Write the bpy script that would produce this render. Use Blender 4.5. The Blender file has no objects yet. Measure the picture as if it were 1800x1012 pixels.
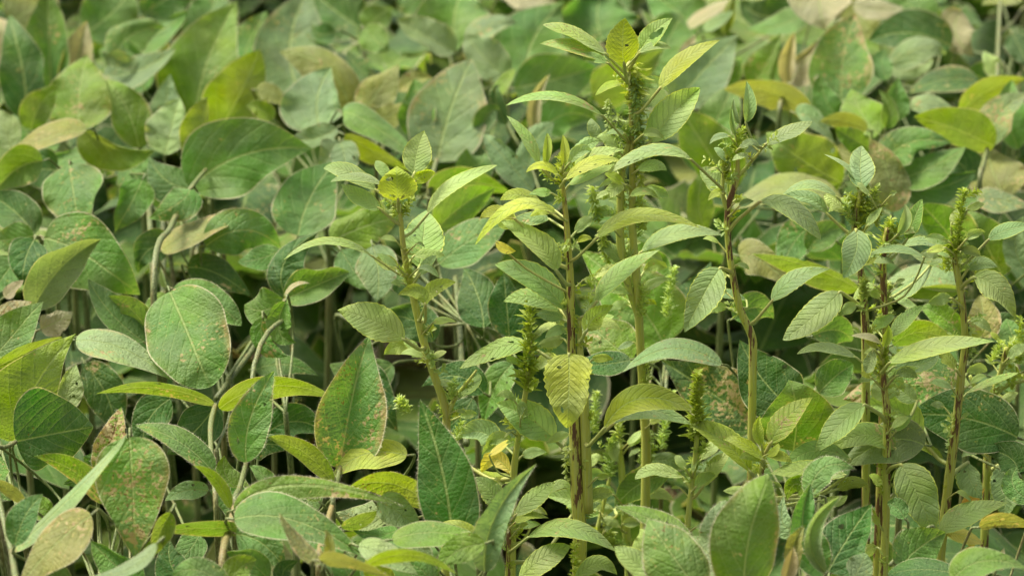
import bpy, math, random
from mathutils import Vector, Matrix, noise as mnoise
R = math.radians
S = bpy.context.scene
C = S.collection
# ------------------------------------------------------------------ camera, light, exposure
PITCH = R(20); ZC = 1.884; F = 6750.0; HC = 1.134      # telephoto, 20 degrees down; canopy top at z = 0.75
cd = bpy.data.cameras.new('camera'); cam = bpy.data.objects.new('camera', cd); C.objects.link(cam)
cam.location = (0, 0, ZC); cam.rotation_euler = (R(90) - PITCH, 0, 0)
cd.sensor_width = 36; cd.lens = 135; cd.clip_end = 500; cd.clip_start = .05
cd.dof.use_dof = True; cd.dof.focus_distance = 2.98; cd.dof.aperture_fstop = 9.0; cd.dof.aperture_blades = 9
S.camera = cam
W = bpy.data.worlds.new("World"); S.world = W; W.use_nodes = True
nt = W.node_tree; bg = nt.nodes['Background']
sky = nt.nodes.new('ShaderNodeTexSky'); sky.sky_type = 'NISHITA'; sky.sun_disc = False
SUN_EL, SUN_AZ = R(62), R(-62)                          # high, thinly veiled sun ahead of and left of the camera
sky.sun_elevation = SUN_EL; sky.sun_rotation = SUN_AZ; sky.dust_density = 6; sky.air_density = 1.0; sky.ozone_density = 0.3
hz = nt.nodes.new('ShaderNodeHueSaturation'); hz.inputs['Saturation'].default_value = .40      # veiled white sky
nt.links.new(sky.outputs[0], hz.inputs['Color']); nt.links.new(hz.outputs[0], bg.inputs[0]); bg.inputs[1].default_value = .125
sl = bpy.data.lights.new('sun', 'SUN'); sl.energy = 3.2; sl.angle = R(22); sl.color = (1, .94, .80)
so = bpy.data.objects.new('sun', sl); C.objects.link(so)
sd = Vector((math.sin(SUN_AZ) * math.cos(SUN_EL), math.cos(SUN_AZ) * math.cos(SUN_EL), math.sin(SUN_EL)))
so.rotation_euler = sd.to_track_quat('Z', 'Y').to_euler(); so.location = sd * 10
S.view_settings.view_transform = 'Standard'; S.view_settings.look = 'None'
S.view_settings.exposure = 0.66; S.view_settings.gamma = 1

CR = Vector((1, 0, 0)); CU = Vector((0, math.sin(PITCH), math.cos(PITCH))); CF = Vector((0, math.cos(PITCH), -math.sin(PITCH)))
def at(x, y, d):
    return cam.location + CR * ((x - 900) * d / F) + CU * (-(y - 506) * d / F) + CF * d
def proj(p):
    q = p - cam.location; d = q.dot(CF)
    return 900 + q.dot(CR) / d * F, 506 - q.dot(CU) / d * F, d
def dc(y):
    return HC / (math.sin(PITCH) + (y - 506) / F * math.cos(PITCH))

# ------------------------------------------------------------------ materials
class NT:
    def __init__(s, name):
        s.m = bpy.data.materials.new(name); s.m.use_nodes = True; s.t = s.m.node_tree
        for n in list(s.t.nodes): s.t.nodes.remove(n)
    def n(s, t, **k):
        o = s.t.nodes.new(t)
        for a, b in k.items(): setattr(o, a, b)
        return o
    def put(s, sock, v):
        if isinstance(v, bpy.types.NodeSocket): s.t.links.new(v, sock)
        elif v is not None: sock.default_value = v
    def math(s, op, a, b=None, c=None, clamp=False):
        o = s.n('ShaderNodeMath', operation=op, use_clamp=clamp); s.put(o.inputs[0], a); s.put(o.inputs[1], b); s.put(o.inputs[2], c); return o.outputs[0]
    def ramp(s, v, a, b, lo=0, hi=1):
        o = s.n('ShaderNodeMapRange', interpolation_type='SMOOTHSTEP'); s.put(o.inputs[0], v)
        for i, q in enumerate((a, b, lo, hi)): s.put(o.inputs[1 + i], q)
        return o.outputs[0]
    def mix(s, f, a, b, mode='MIX'):
        o = s.n('ShaderNodeMix', data_type='RGBA', blend_type=mode)
        s.put(o.inputs[0], f); s.put(o.inputs[6], a); s.put(o.inputs[7], b); return o.outputs[2]
    def noise(s, vec, scale, detail=2, rough=.5, col=False):
        o = s.n('ShaderNodeTexNoise'); s.put(o.inputs['Vector'], vec); s.put(o.inputs['Scale'], scale); s.put(o.inputs['Detail'], detail); s.put(o.inputs['Roughness'], rough)
        return o.outputs[1 if col else 0]
    def voro(s, vec, scale, feature='F1'):
        o = s.n('ShaderNodeTexVoronoi', feature=feature); s.put(o.inputs['Vector'], vec); s.put(o.inputs['Scale'], scale); return o.outputs[0]
def c4(r, g, b): return (r, g, b, 1)

def leaf_mat(name, nv, veincol, veinamt, marg, rough, quilt, trans, bstr, slope, medge, pucker):
    k = NT(name)
    oi = k.n('ShaderNodeObjectInfo'); tc = k.n('ShaderNodeTexCoord')
    rnd = k.math('MULTIPLY', oi.outputs['Random'], 37.0)
    va = k.n('ShaderNodeVectorMath', operation='ADD'); k.put(va.inputs[0], tc.outputs['Object']); 
    cb = k.n('ShaderNodeCombineXYZ'); k.put(cb.inputs[0], rnd); k.put(cb.inputs[1], rnd); k.put(va.inputs[1], cb.outputs[0]); P = va.outputs[0]
    sx = k.n('ShaderNodeSeparateXYZ'); k.put(sx.inputs[0], tc.outputs['UV'])
    U = k.math('ABSOLUTE', k.math('SUBTRACT', sx.outputs[0], .5)); V = sx.outputs[1]
    ed = k.n('ShaderNodeAttribute', attribute_name='edge').outputs['Fac']
    wob = k.math('MULTIPLY', k.math('SUBTRACT', k.noise(P, 45, 1), .5), .06)
    ph = k.math('ADD', k.math('SUBTRACT', V, k.math('MULTIPLY', U, k.math('ADD', slope, k.math('MULTIPLY', U, 1.2)))), wob)
    side = k.math('MULTIPLY', k.math('GREATER_THAN', sx.outputs[0], .5), .045)
    nvr = k.math('MULTIPLY', nv, k.math('ADD', .78, k.math('MULTIPLY', k.math('FRACT', k.math('MULTIPLY', oi.outputs['Random'], 7.3)), .45)))
    fr = k.math('FRACT', k.math('MULTIPLY', k.math('ADD', ph, k.math('ADD', side, 1.0)), nvr))
    tri = k.math('ABSOLUTE', k.math('SUBTRACT', fr, .5))            # .5 on a lateral vein
    fade = k.ramp(ed, .75, 1.0, 1, .15)
    lv = k.math('MULTIPLY', k.ramp(tri, .452, .49), fade)
    wide = k.ramp(tri, .30, .5)
    mr = k.ramp(U, .0045, .012, 1, 0)
    mr = k.math('MULTIPLY', mr, k.ramp(V, .75, 1.0, 1, .3))
    ret = k.voro(P, 330, 'DISTANCE_TO_EDGE')
    retl = k.ramp(ret, .0, .14, 1, 0)
    base = oi.outputs['Color']; sp = oi.outputs['Alpha']
    big = k.noise(P, 22, 3, .6); fine = k.noise(P, 260, 3, .6)
    hs = k.n('ShaderNodeHueSaturation'); k.put(hs.inputs['Color'], base)
    k.put(hs.inputs['Hue'], k.ramp(k.noise(P, 17, 2), .3, .7, .485, .512)); k.put(hs.inputs['Value'], k.ramp(big, .25, .75, .78, 1.22))
    k.put(hs.inputs['Saturation'], k.ramp(k.noise(P, 31, 2), .3, .7, .88, 1.08))
    col = k.mix(k.math('MULTIPLY', k.ramp(fine, .35, .75), .12), hs.outputs[0], k.mix(.5, hs.outputs[0], c4(.5, .55, .3)))
    col = k.mix(k.math('MULTIPLY', retl, .10), col, c4(.42, .5, .22))
    col = k.mix(k.math('MULTIPLY', lv, veinamt), col, veincol)
    col = k.mix(k.math('MULTIPLY', mr, min(1, veinamt * 1.5)), col, c4(.40, .50, .17))
    # blotches: bronze stipple, bleached patches, scorched rim; amount = object colour alpha
    clus = k.noise(P, 28, 2); s1 = k.noise(P, 250, 4, .62)
    thr = k.math('SUBTRACT', .78, k.math('MULTIPLY', sp, .235))
    v1 = k.math('ADD', s1, k.math('MULTIPLY', k.math('SUBTRACT', clus, .5), .75))
    dv = k.math('SUBTRACT', v1, thr); tan_ = k.ramp(dv, 0, .014)
    col = k.mix(k.math('MULTIPLY', k.ramp(dv, -.07, 0), .45), col, c4(.42, .42, .07))
    col = k.mix(k.math('MULTIPLY', tan_, .85), col, k.mix(k.noise(P, 90, 2), c4(.30, .17, .07), c4(.62, .52, .29)))
    s2 = k.ramp(k.math('SUBTRACT', k.math('ADD', k.noise(P, 420, 2), k.math('MULTIPLY', k.noise(P, 36, 2), .55)), k.math('SUBTRACT', 1.06, k.math('MULTIPLY', sp, .15))), 0, .04)
    col = k.mix(k.math('MULTIPLY', s2, .75), col, c4(.17, .07, .02))
    brn = k.math('MULTIPLY', k.math('MULTIPLY', k.ramp(ed, .72, 1.0), k.ramp(clus, .42, .68)), k.ramp(sp, .05, .7))
    col = k.mix(brn, col, c4(.42, .30, .12))
    col = k.mix(k.math('MULTIPLY', k.ramp(ed, medge, medge + .03), .85), col, marg)
    # relief: troughs along the side veins, puckers between them
    cv = k.n('ShaderNodeCombineXYZ'); k.put(cv.inputs[0], k.math('MULTIPLY', U, 9)); k.put(cv.inputs[1], k.math('MULTIPLY', k.math('ADD', V, k.math('MULTIPLY', k.noise(P, 30, 1), .22)), 34)); k.put(cv.inputs[2], rnd)
    h = k.math('ADD', k.math('MULTIPLY', wide, -quilt), k.math('MULTIPLY', k.noise(cv.outputs[0], 1.0, 1), pucker))
    h = k.math('ADD', h, k.math('MULTIPLY', mr, -.5)); h = k.math('ADD', h, k.math('MULTIPLY', fine, .25))
    h = k.math('ADD', h, k.math('MULTIPLY', k.noise(P, 95, 2), .9)); h = k.math('ADD', h, k.math('MULTIPLY', k.ramp(ret, 0, .25), .18))
    bp = k.n('ShaderNodeBump'); k.put(bp.inputs['Height'], h); k.put(bp.inputs['Distance'], .0015); k.put(bp.inputs['Strength'], bstr)
    pr = k.n('ShaderNodeBsdfPrincipled'); k.put(pr.inputs['Base Color'], col); k.put(pr.inputs['Roughness'], k.ramp(fine, .3, .7, rough - .06, rough + .1))
    k.put(pr.inputs['Specular IOR Level'], .22); k.put(pr.inputs['Normal'], bp.outputs[0])
    k.put(pr.inputs['Sheen Weight'], .08); k.put(pr.inputs['Sheen Roughness'], .5)
    tr = k.n('ShaderNodeBsdfTranslucent'); k.put(tr.inputs[0], k.mix(1.0, col, c4(1.6, 1.55, .65), 'MULTIPLY')); k.put(tr.inputs['Normal'], bp.outputs[0])
    ms = k.n('ShaderNodeMixShader'); k.put(ms.inputs[0], trans); k.put(ms.inputs[1], pr.outputs[0]); k.put(ms.inputs[2], tr.outputs[0])
    out = k.n('ShaderNodeOutputMaterial'); k.put(out.inputs[0], ms.outputs[0])
    return k.m
M_SOY = leaf_mat('soybean_leaf', 5.0, c4(.30, .40, .13), .42, c4(.58, .54, .34), .50, .30, .36, .85, 1.5, .955, .75)
M_PIG = leaf_mat('pigweed_leaf', 10.0, c4(.12, .20, .04), .36, c4(.58, .64, .12), .52, .7, .36, .58, .85, .93, .6)

def stem_mat():
    k = NT('plant_stem'); oi = k.n('ShaderNodeObjectInfo'); tc = k.n('ShaderNodeTexCoord')
    mp = k.n('ShaderNodeMapping'); k.put(mp.inputs[0], tc.outputs['Object']); mp.inputs[3].default_value = (1, 1, .16); P = mp.outputs[0]
    rib = k.n('ShaderNodeMapping'); k.put(rib.inputs[0], tc.outputs['Object']); rib.inputs[3].default_value = (1, 1, .03)
    st = k.noise(rib.outputs[0], 900, 2)
    col = k.mix(k.ramp(st, .35, .7), oi.outputs['Color'], k.mix(.45, oi.outputs['Color'], c4(.50, .55, .22)))
    col = k.mix(k.math('MULTIPLY', k.ramp(k.noise(P, 60, 2), .5, .7), .3), col, c4(.30, .16, .06))
    al = oi.outputs['Alpha']
    gz = k.n('ShaderNodeSeparateXYZ'); k.put(gz.inputs[0], tc.outputs['Generated']); zz = gz.outputs[2]
    les = k.ramp(k.math('SUBTRACT', k.noise(P, 210, 5, .68), k.math('ADD', k.ramp(zz, .45, .85, .07, -.035), k.math('SUBTRACT', .78, k.math('MULTIPLY', al, .30)))), 0, .05)
    col = k.mix(les, col, k.mix(k.noise(P, 300, 1), c4(.05, .022, .012), c4(.24, .12, .045)))
    pr = k.n('ShaderNodeBsdfPrincipled'); k.put(pr.inputs['Base Color'], col); k.put(pr.inputs['Roughness'], .5)
    k.put(pr.inputs['Subsurface Weight'], .0)
    bp = k.n('ShaderNodeBump'); k.put(bp.inputs['Height'], st); k.put(bp.inputs['Distance'], .001); k.put(bp.inputs['Strength'], .6); k.put(pr.inputs['Normal'], bp.outputs[0])
    k.put(k.n('ShaderNodeOutputMaterial').inputs[0], pr.outputs[0]); return k.m
M_STEM = stem_mat()
def soil_mat():
    k = NT('soil'); tc = k.n('ShaderNodeTexCoord'); P = tc.outputs['Object']
    col = k.mix(k.noise(P, 9, 6, .65), c4(.035, .022, .014), c4(.11, .075, .045))
    pr = k.n('ShaderNodeBsdfPrincipled'); k.put(pr.inputs['Base Color'], col); k.put(pr.inputs['Roughness'], .95)
    bp = k.n('ShaderNodeBump'); k.put(bp.inputs['Height'], k.noise(P, 30, 6, .7)); k.put(bp.inputs['Distance'], .03); k.put(pr.inputs['Normal'], bp.outputs[0])
    k.put(k.n('ShaderNodeOutputMaterial').inputs[0], pr.outputs[0]); return k.m
def spike_mat():
    k = NT('flower_spike_green'); oi = k.n('ShaderNodeObjectInfo'); tc = k.n('ShaderNodeTexCoord'); P = tc.outputs['Object']
    ge = k.n('ShaderNodeNewGeometry')
    col = k.mix(ge.outputs['Random Per Island'], oi.outputs['Color'], k.mix(.45, oi.outputs['Color'], c4(.40, .45, .10)))
    col = k.mix(k.math('MULTIPLY', k.ramp(k.noise(P, 110, 3), .58, .70), oi.outputs['Alpha']), col, c4(.10, .035, .015))
    pr = k.n('ShaderNodeBsdfPrincipled'); k.put(pr.inputs['Base Color'], col); k.put(pr.inputs['Roughness'], .5)
    tr = k.n('ShaderNodeBsdfTranslucent'); k.put(tr.inputs[0], k.mix(1.0, col, c4(1.5, 1.45, .6), 'MULTIPLY'))
    ms = k.n('ShaderNodeMixShader'); ms.inputs[0].default_value = .42; k.put(ms.inputs[1], pr.outputs[0]); k.put(ms.inputs[2], tr.outputs[0])
    k.put(k.n('ShaderNodeOutputMaterial').inputs[0], ms.outputs[0]); return k.m
M_SPIKE = spike_mat(); M_SOIL = soil_mat()
def hair_mat():
    k = NT('leaf_hair'); pr = k.n('ShaderNodeBsdfPrincipled'); k.put(pr.inputs['Base Color'], c4(.62, .58, .38)); k.put(pr.inputs['Roughness'], .6)
    k.put(k.n('ShaderNodeOutputMaterial').inputs[0], pr.outputs[0]); return k.m
M_HAIR = hair_mat()

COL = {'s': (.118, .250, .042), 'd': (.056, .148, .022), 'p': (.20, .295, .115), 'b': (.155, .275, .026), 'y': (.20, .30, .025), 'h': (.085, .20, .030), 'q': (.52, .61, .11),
       'o': (.25, .27, .065), 't': (.40, .36, .20), 'g': (.26, .375, .14), 'k': (.31, .44, .12), 'w': (.37, .48, .05),
       'x': (.66, .58, .09), 'r': (.62, .36, .05), 'n': (.13, .07, .03), 'e': (.46, .58, .19), 'v': (.36, .45, .05)}

# ------------------------------------------------------------------ builders
def mesh_obj(name, verts, faces, mat, parent=None, origin=None, col=None, smooth=True, uv=None, edge=None):
    o3 = origin if origin is not None else Vector()
    me = bpy.data.meshes.new(name); me.from_pydata([v - o3 for v in verts], [], faces)
    if smooth: me.polygons.foreach_set('use_smooth', [True] * len(me.polygons))
    if uv:
        l = me.uv_layers.new(name='UVMap')
        flat = []
        for lp in me.loops: flat += uv[lp.vertex_index]
        l.data.foreach_set('uv', flat)
    if edge:
        a = me.attributes.new('edge', 'FLOAT', 'POINT'); a.data.foreach_set('value', edge)
    me.materials.append(mat); me.update()
    o = bpy.data.objects.new(name, me); C.objects.link(o)
    if parent is not None:
        o.parent = parent; o.location = o3 - WLOC[parent.name]
    else: o.location = o3
    WLOC[o.name] = o3.copy()
    if col is not None: o.color = col
    return o
WLOC = {}
def thing(name, loc, label, cat, group=None):
    o = bpy.data.objects.new(name, None); C.objects.link(o); o.location = loc; o.empty_display_size = .05
    o['label'] = label; o['category'] = cat
    if group: o['group'] = group
    WLOC[o.name] = Vector(loc); return o

def tube_geo(pts, rads, n=7, cap=True):
    V, Fc = [], []
    prev = None
    for i, p in enumerate(pts):
        t = (pts[min(i + 1, len(pts) - 1)] - pts[max(i - 1, 0)]).normalized()
        a = t.cross(Vector((0.13, 1, .2)) if prev is None else prev); 
        if prev is None: a = a.normalized(); 
        else:
            b0 = prev - t * prev.dot(t); a = b0.normalized()
        prev = a; b = t.cross(a)
        for j in range(n):
            an = 2 * math.pi * j / n; V.append(p + (a * math.cos(an) + b * math.sin(an)) * rads[i])
    for i in range(len(pts) - 1):
        for j in range(n):
            k = (j + 1) % n; Fc.append((i * n + j, i * n + k, (i + 1) * n + k, (i + 1) * n + j))
    if cap:
        Fc.append(tuple(range(n))[::-1]); Fc.append(tuple((len(pts) - 1) * n + j for j in range(n)))
    return V, Fc
def smooth_path(P, sub=6):
    out = []; n = len(P); Tn = []
    for i in range(n):
        a, b, c = P[max(i - 1, 0)], P[i], P[min(i + 1, n - 1)]; l1 = (b - a).length or 9; l2 = (c - b).length or 9
        Tn.append((c - a).normalized() * min(l1, l2))
    for i in range(n - 1):
        b, c = P[i], P[i + 1]
        for k in range(sub):
            t = k / sub; t2 = t * t; t3 = t2 * t
            out.append(b * (2 * t3 - 3 * t2 + 1) + Tn[i] * (t3 - 2 * t2 + t) + c * (3 * t2 - 2 * t3) + Tn[i + 1] * (t3 - t2))
    out.append(P[-1]); return out
def tube(name, P, R_, parent, col, mat=None, sub=6, rng=None, wob=0):
    pts = smooth_path(P, sub); n = len(pts); m = len(R_) - 1
    rad = []
    for i in range(n):
        f = i / (n - 1) * m; q = min(int(f), m - 1); rad.append(R_[q] + (R_[q + 1] - R_[q]) * (f - q))
    if wob:
        for i in range(1, n - 1):
            rad[i] *= 1 + wob * mnoise.noise(pts[i] * 60)
    v, f = tube_geo(pts, rad)
    return mesh_obj(name, v, f, mat or M_STEM, parent, P[0].copy(), col), pts

def hair_geo(spots, rng, ln, wd):
    V, Fc = [], []
    for p, nrm in spots:
        d = (nrm + Vector((rng.gauss(0, .35), rng.gauss(0, .35), rng.gauss(0, .35)))).normalized() * ln * rng.uniform(.5, 1.2)
        s = d.cross(Vector((rng.random() - .5, rng.random() - .5, rng.random() - .5))).normalized() * wd
        i = len(V); V += [p - s, p + s, p + d + s * .2]; Fc.append((i, i + 1, i + 2))
    return V, Fc

PROF = {'s': (.52, .90), 'h': (.36, .72), 'l': (.75, .85), 'r': (.42, .50), 'f': (.85, .95)}
def prof(kind, t, ja=1, jb=1):
    a, b = PROF[kind]; a *= ja; b *= jb; tm = a / (a + b); mx = tm ** a * (1 - tm) ** b
    return (max(t, 0) ** a) * (max(1 - t, 0) ** b) / mx

def blade(B, M, T, wl, wr, zl, zr, right, fwd, kind, rng, pig, holes=None, ragged=0, res=None, wavy=1.0):
    """Leaf blade as a real curved surface: midrib B-M-T in 3-D, half widths wl / wr metres, each half swung by zl / zr."""
    ctl = M * 2 - (B + T) * .5
    nI, nJ = res or ((26, 6) if not pig else (34, 6))
    if holes or ragged: nI, nJ = 90, 26
    L = (M - B).length + (T - M).length
    seed = rng.uniform(0, 100); wmax = max(abs(wl), abs(wr), .002)
    k1, k2 = rng.uniform(1.2, 2.4), rng.uniform(3, 5); p1, p2, p3 = [rng.uniform(0, 6.28) for _ in range(3)]
    amp = wmax * (.15 if not pig else .13) * wavy
    twist = rng.uniform(-.25, .25)
    curl = [0, 0]; ja, jb = rng.uniform(.9, 1.15), rng.uniform(.88, 1.3); fold = -wmax * rng.uniform(0, .45) if rng.random() < .5 else 0
    if rng.random() < (.45 if wavy > .5 else 0): curl[rng.randrange(2)] = rng.uniform(.4, 1.1) * rng.choice((-1, -1, 1)); ct = rng.uniform(.3, .8)
    tipc = rng.uniform(.2, 1.0) if rng.random() < .35 else 0
    V, UV, E = [], [], []
    for i in range(nI + 1):
        t = (1 - math.cos(math.pi * i / nI)) / 2
        if kind == 'f': t = i / nI
        c = B * (1 - t) ** 2 + ctl * 2 * t * (1 - t) + T * t * t
        tg = ((ctl - B) * (1 - t) + (T - ctl) * t).normalized()
        tp = tg - fwd * tg.dot(fwd)                       # direction seen on the face of the leaf
        if tp.length < .15: tp = (T - B) - fwd * (T - B).dot(fwd)
        tp.normalize(); side = tp.cross(fwd)                            # to the left of the direction base -> tip
        f = prof(kind, t, ja, jb); f = max(f, .012)
        for j in range(-nJ, nJ + 1):
            s = j / nJ; a = abs(s); w, z = (wl, zl) if s < 0 else (wr, zr)
            sg = 1 if s < 0 else -1
            ff = f
            if pig: ff *= 1 + ((.028 + .03 * mnoise.noise(Vector((t * 9, seed, 3)))) * math.sin(t * 62 + seed + (2 if s < 0 else 0)) + .045 * mnoise.noise(Vector((t * 14, seed, 1 if s < 0 else 2)))) * a
            else: ff *= 1 + .03 * math.sin(t * 13 + seed + (2 if s < 0 else 0)) * a
            bow = 1.08 - .05 * (a * a); cu = curl[0 if s < 0 else 1]; cz = 0
            if cu:
                e_ = max(0, (a - .5) / .5) * math.exp(-((t - ct) / .28) ** 2); bow -= .35 * abs(cu) * e_ * e_; cz = cu * wmax * .55 * e_
            wv = amp * a * a * (math.sin(6.28 * k1 * t + p1 + (1.7 if s > 0 else 0)) + .5 * math.sin(6.28 * k2 * t + p2 + (2.5 if s > 0 else 0)))
            wv *= min(1, t * 5) * min(1, (1 - t) * 4)
            qu = wmax * (.035 if not pig else .025) * math.sin((t - .5 * a * wmax * f / L) * (38 if not pig else 62)) * math.sin(min(1, a * 2) * 1.57) * (1 - a) 
            p = c + side * (sg * w * ff * a * bow) + fwd * ((z + fold) * ff * (a ** 1.15) + wv + qu + twist * wmax * s * (t - .4) * f)
            nz = mnoise.noise(p * 22 + Vector((seed, 0, 0)))
            n2 = mnoise.noise(p * 60 + Vector((0, seed, 0)))
            p = p + fwd * (cz + tipc * wmax * max(0, (t - .72) / .28) ** 2)
            p = p + fwd * (nz * wmax * .26 * (.3 + a) * min(1, t * 4) + n2 * wmax * .07)
            V.append(p); lat = s * math.hypot(w, z) * ff / L
            UV.append((.5 + lat, t)); E.append(a)
    Fc = []; st = 2 * nJ + 1
    for i in range(nI):
        t = (1 - math.cos(math.pi * (i + .5) / nI)) / 2
        for j in range(2 * nJ):
            s = (j + .5) / nJ - 1
            if holes and any(((t - ht) / rt) ** 2 + ((s - hs) / rs) ** 2 < 1 + .5 * mnoise.noise(Vector((t * 30, s * 8, seed))) for ht, hs, rt, rs in holes): continue
            if ragged and abs(s) > 1 - ragged * (.35 + 1.1 * mnoise.noise(Vector((t * 7, seed, 1 if s > 0 else 5)))) and .08 < t: continue
            Fc.append((i * st + j, i * st + j + 1, (i + 1) * st + j + 1, (i + 1) * st + j))
    return V, Fc, UV, E

def jitter(c, rng, a, amt=.12):
    v = 1 + rng.uniform(-amt, amt); h = rng.uniform(-.07, .07)
    return (c[0] * v * (1 + h), c[1] * v, c[2] * v * (1 - h), a)

def px_leaf(plant, tok, dref, rng, pig):
    """One leaf from its traced base, middle and tip, half widths and depth."""
    n = [float(q) for q in tok[:9]]; bx, by, mx, my, tx, ty, wl, wr, off = n
    if not pig: g = 1.2 if my < 330 else 1.1; wl *= g; wr *= g
    col = tok[9]; o = {}
    for q in tok[10:]:
        if '=' in q: a, b = q.split('='); o[a] = b
        else: o[q] = 1
    kind = o.get('k', 'l' if pig else 's'); yc = (by + ty) / 2
    d = dref(my if pig else yc) + off; px = d / F
    ratio = .25 if pig else .31
    app = math.hypot(tx - bx, ty - by); wa = (abs(wl) + abs(wr)) / 2
    up = (by - ty) / max(app, 1)
    ex = wa / ratio; dd = 0
    if ex > app: dd = min(math.sqrt(ex * ex - app * app), app * .9) * (1 if up > -.3 else -1) * .8
    dd += app * .18 * up
    if 'u' in o: dd = -dd
    if 'dd' in o: dd = float(o['dd'])
    arch = float(o.get('a', -.10 if pig else -.06)) * app       # middle of the blade bows to the viewer, tip falls away
    full = math.hypot(app, dd); Wt = full * ratio
    sx, sy = (ty - by) / app, -(tx - bx) / app                     # image direction of the left half
    def zz(w, sgn):
        aw = abs(w)
        v = sy * sgn
        z = math.sqrt(max(Wt * Wt - aw * aw, 0)); z = min(z, max(aw * 2.2, 6))
        q = -v if abs(v) > .25 else -.6
        z = z * max(-1, min(1, q * 1.6))
        if 'u' in o: z = -z
        return z - .10 * aw
    zl, zr = zz(wl, 1), zz(wr, -1)
    if 'z' in o: zl, zr = [float(q) for q in o['z'].split(',')]
    B = at(bx, by, d); T = at(tx, ty, d + dd * px); Mi = at(mx, my, d + dd * .5 * px + arch * px)
    holes = None
    if not pig and my > 300 and rng.random() < .12: o.setdefault('rag', rng.uniform(.07, .14))
    if not holes and rng.random() < (.22 if not pig else .25) and my > 200:
        holes = [(rng.uniform(.2, .85), rng.choice((-1, 1)) * rng.uniform(.2, .95), rng.uniform(.012, .035), rng.uniform(.05, .14)) for _ in range(rng.randrange(1, 4))]
    if 'ho' in o:
        v = [float(q) for q in o['ho'].split(',')]; holes = [tuple(v[i:i + 4]) for i in range(0, len(v), 4)]
    V, Fc, UV, E = blade(B, Mi, T, wl * px, wr * px, zl * px, zr * px, CR, CF, kind, rng, pig, holes, float(o.get('rag', 0)), wavy=float(o.get('wv', 1)))
    spot = float(o.get('sp', rng.uniform(.0, .28) if not pig else rng.uniform(0, .18)))
    ob = mesh_obj('leaf', V, Fc, M_PIG if pig or 'pm' in o else M_SOY, plant, B.copy(), jitter(COL[col], rng, spot, .08), uv=UV, edge=E)
    if 'lab' in o: ob['label'] = o['lab'].replace('_', ' ')
    if 'hair' in o:
        nI = 90 if (holes or 'rag' in o) else 26; nJ = 26 if (holes or 'rag' in o) else 6; st = 2 * nJ + 1; sp = []
        for i in range(nI):
            for e in (0, st - 1):
                a, b = V[i * st + e], V[(i + 1) * st + e]; ce = V[i * st + nJ]
                cnt = int((b - a).length / .00045)
                for _ in range(cnt):
                    q = a.lerp(b, rng.random()); sp.append((q, (q - ce).normalized()))
        hv, hf = hair_geo(sp, rng, .0022, .00007)
        mesh_obj('leaf_hairs', hv, hf, M_HAIR, ob, B.copy(), smooth=False)
    return ob, B, (Mi - B).normalized()
# ------------------------------------------------------------------ ground
def ground():
    n = 60; V = []; Fc = []
    for i in range(n + 1):
        for j in range(n + 1):
            u, v = i / n * 2 - 1, j / n * 2 - 1
            x, y = math.copysign(abs(u) ** 3, u) * 60, 5 + math.copysign(abs(v) ** 3, v) * 60
            V.append(Vector((x, y, .025 * mnoise.noise(Vector((x * 3, y * 3, 0))) - .03)))
    for i in range(n):
        for j in range(n): Fc.append((i * (n + 1) + j, (i + 1) * (n + 1) + j, (i + 1) * (n + 1) + j + 1, i * (n + 1) + j + 1))
    o = mesh_obj('ground', V, Fc, M_SOIL); o['kind'] = 'structure'
ground()

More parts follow.
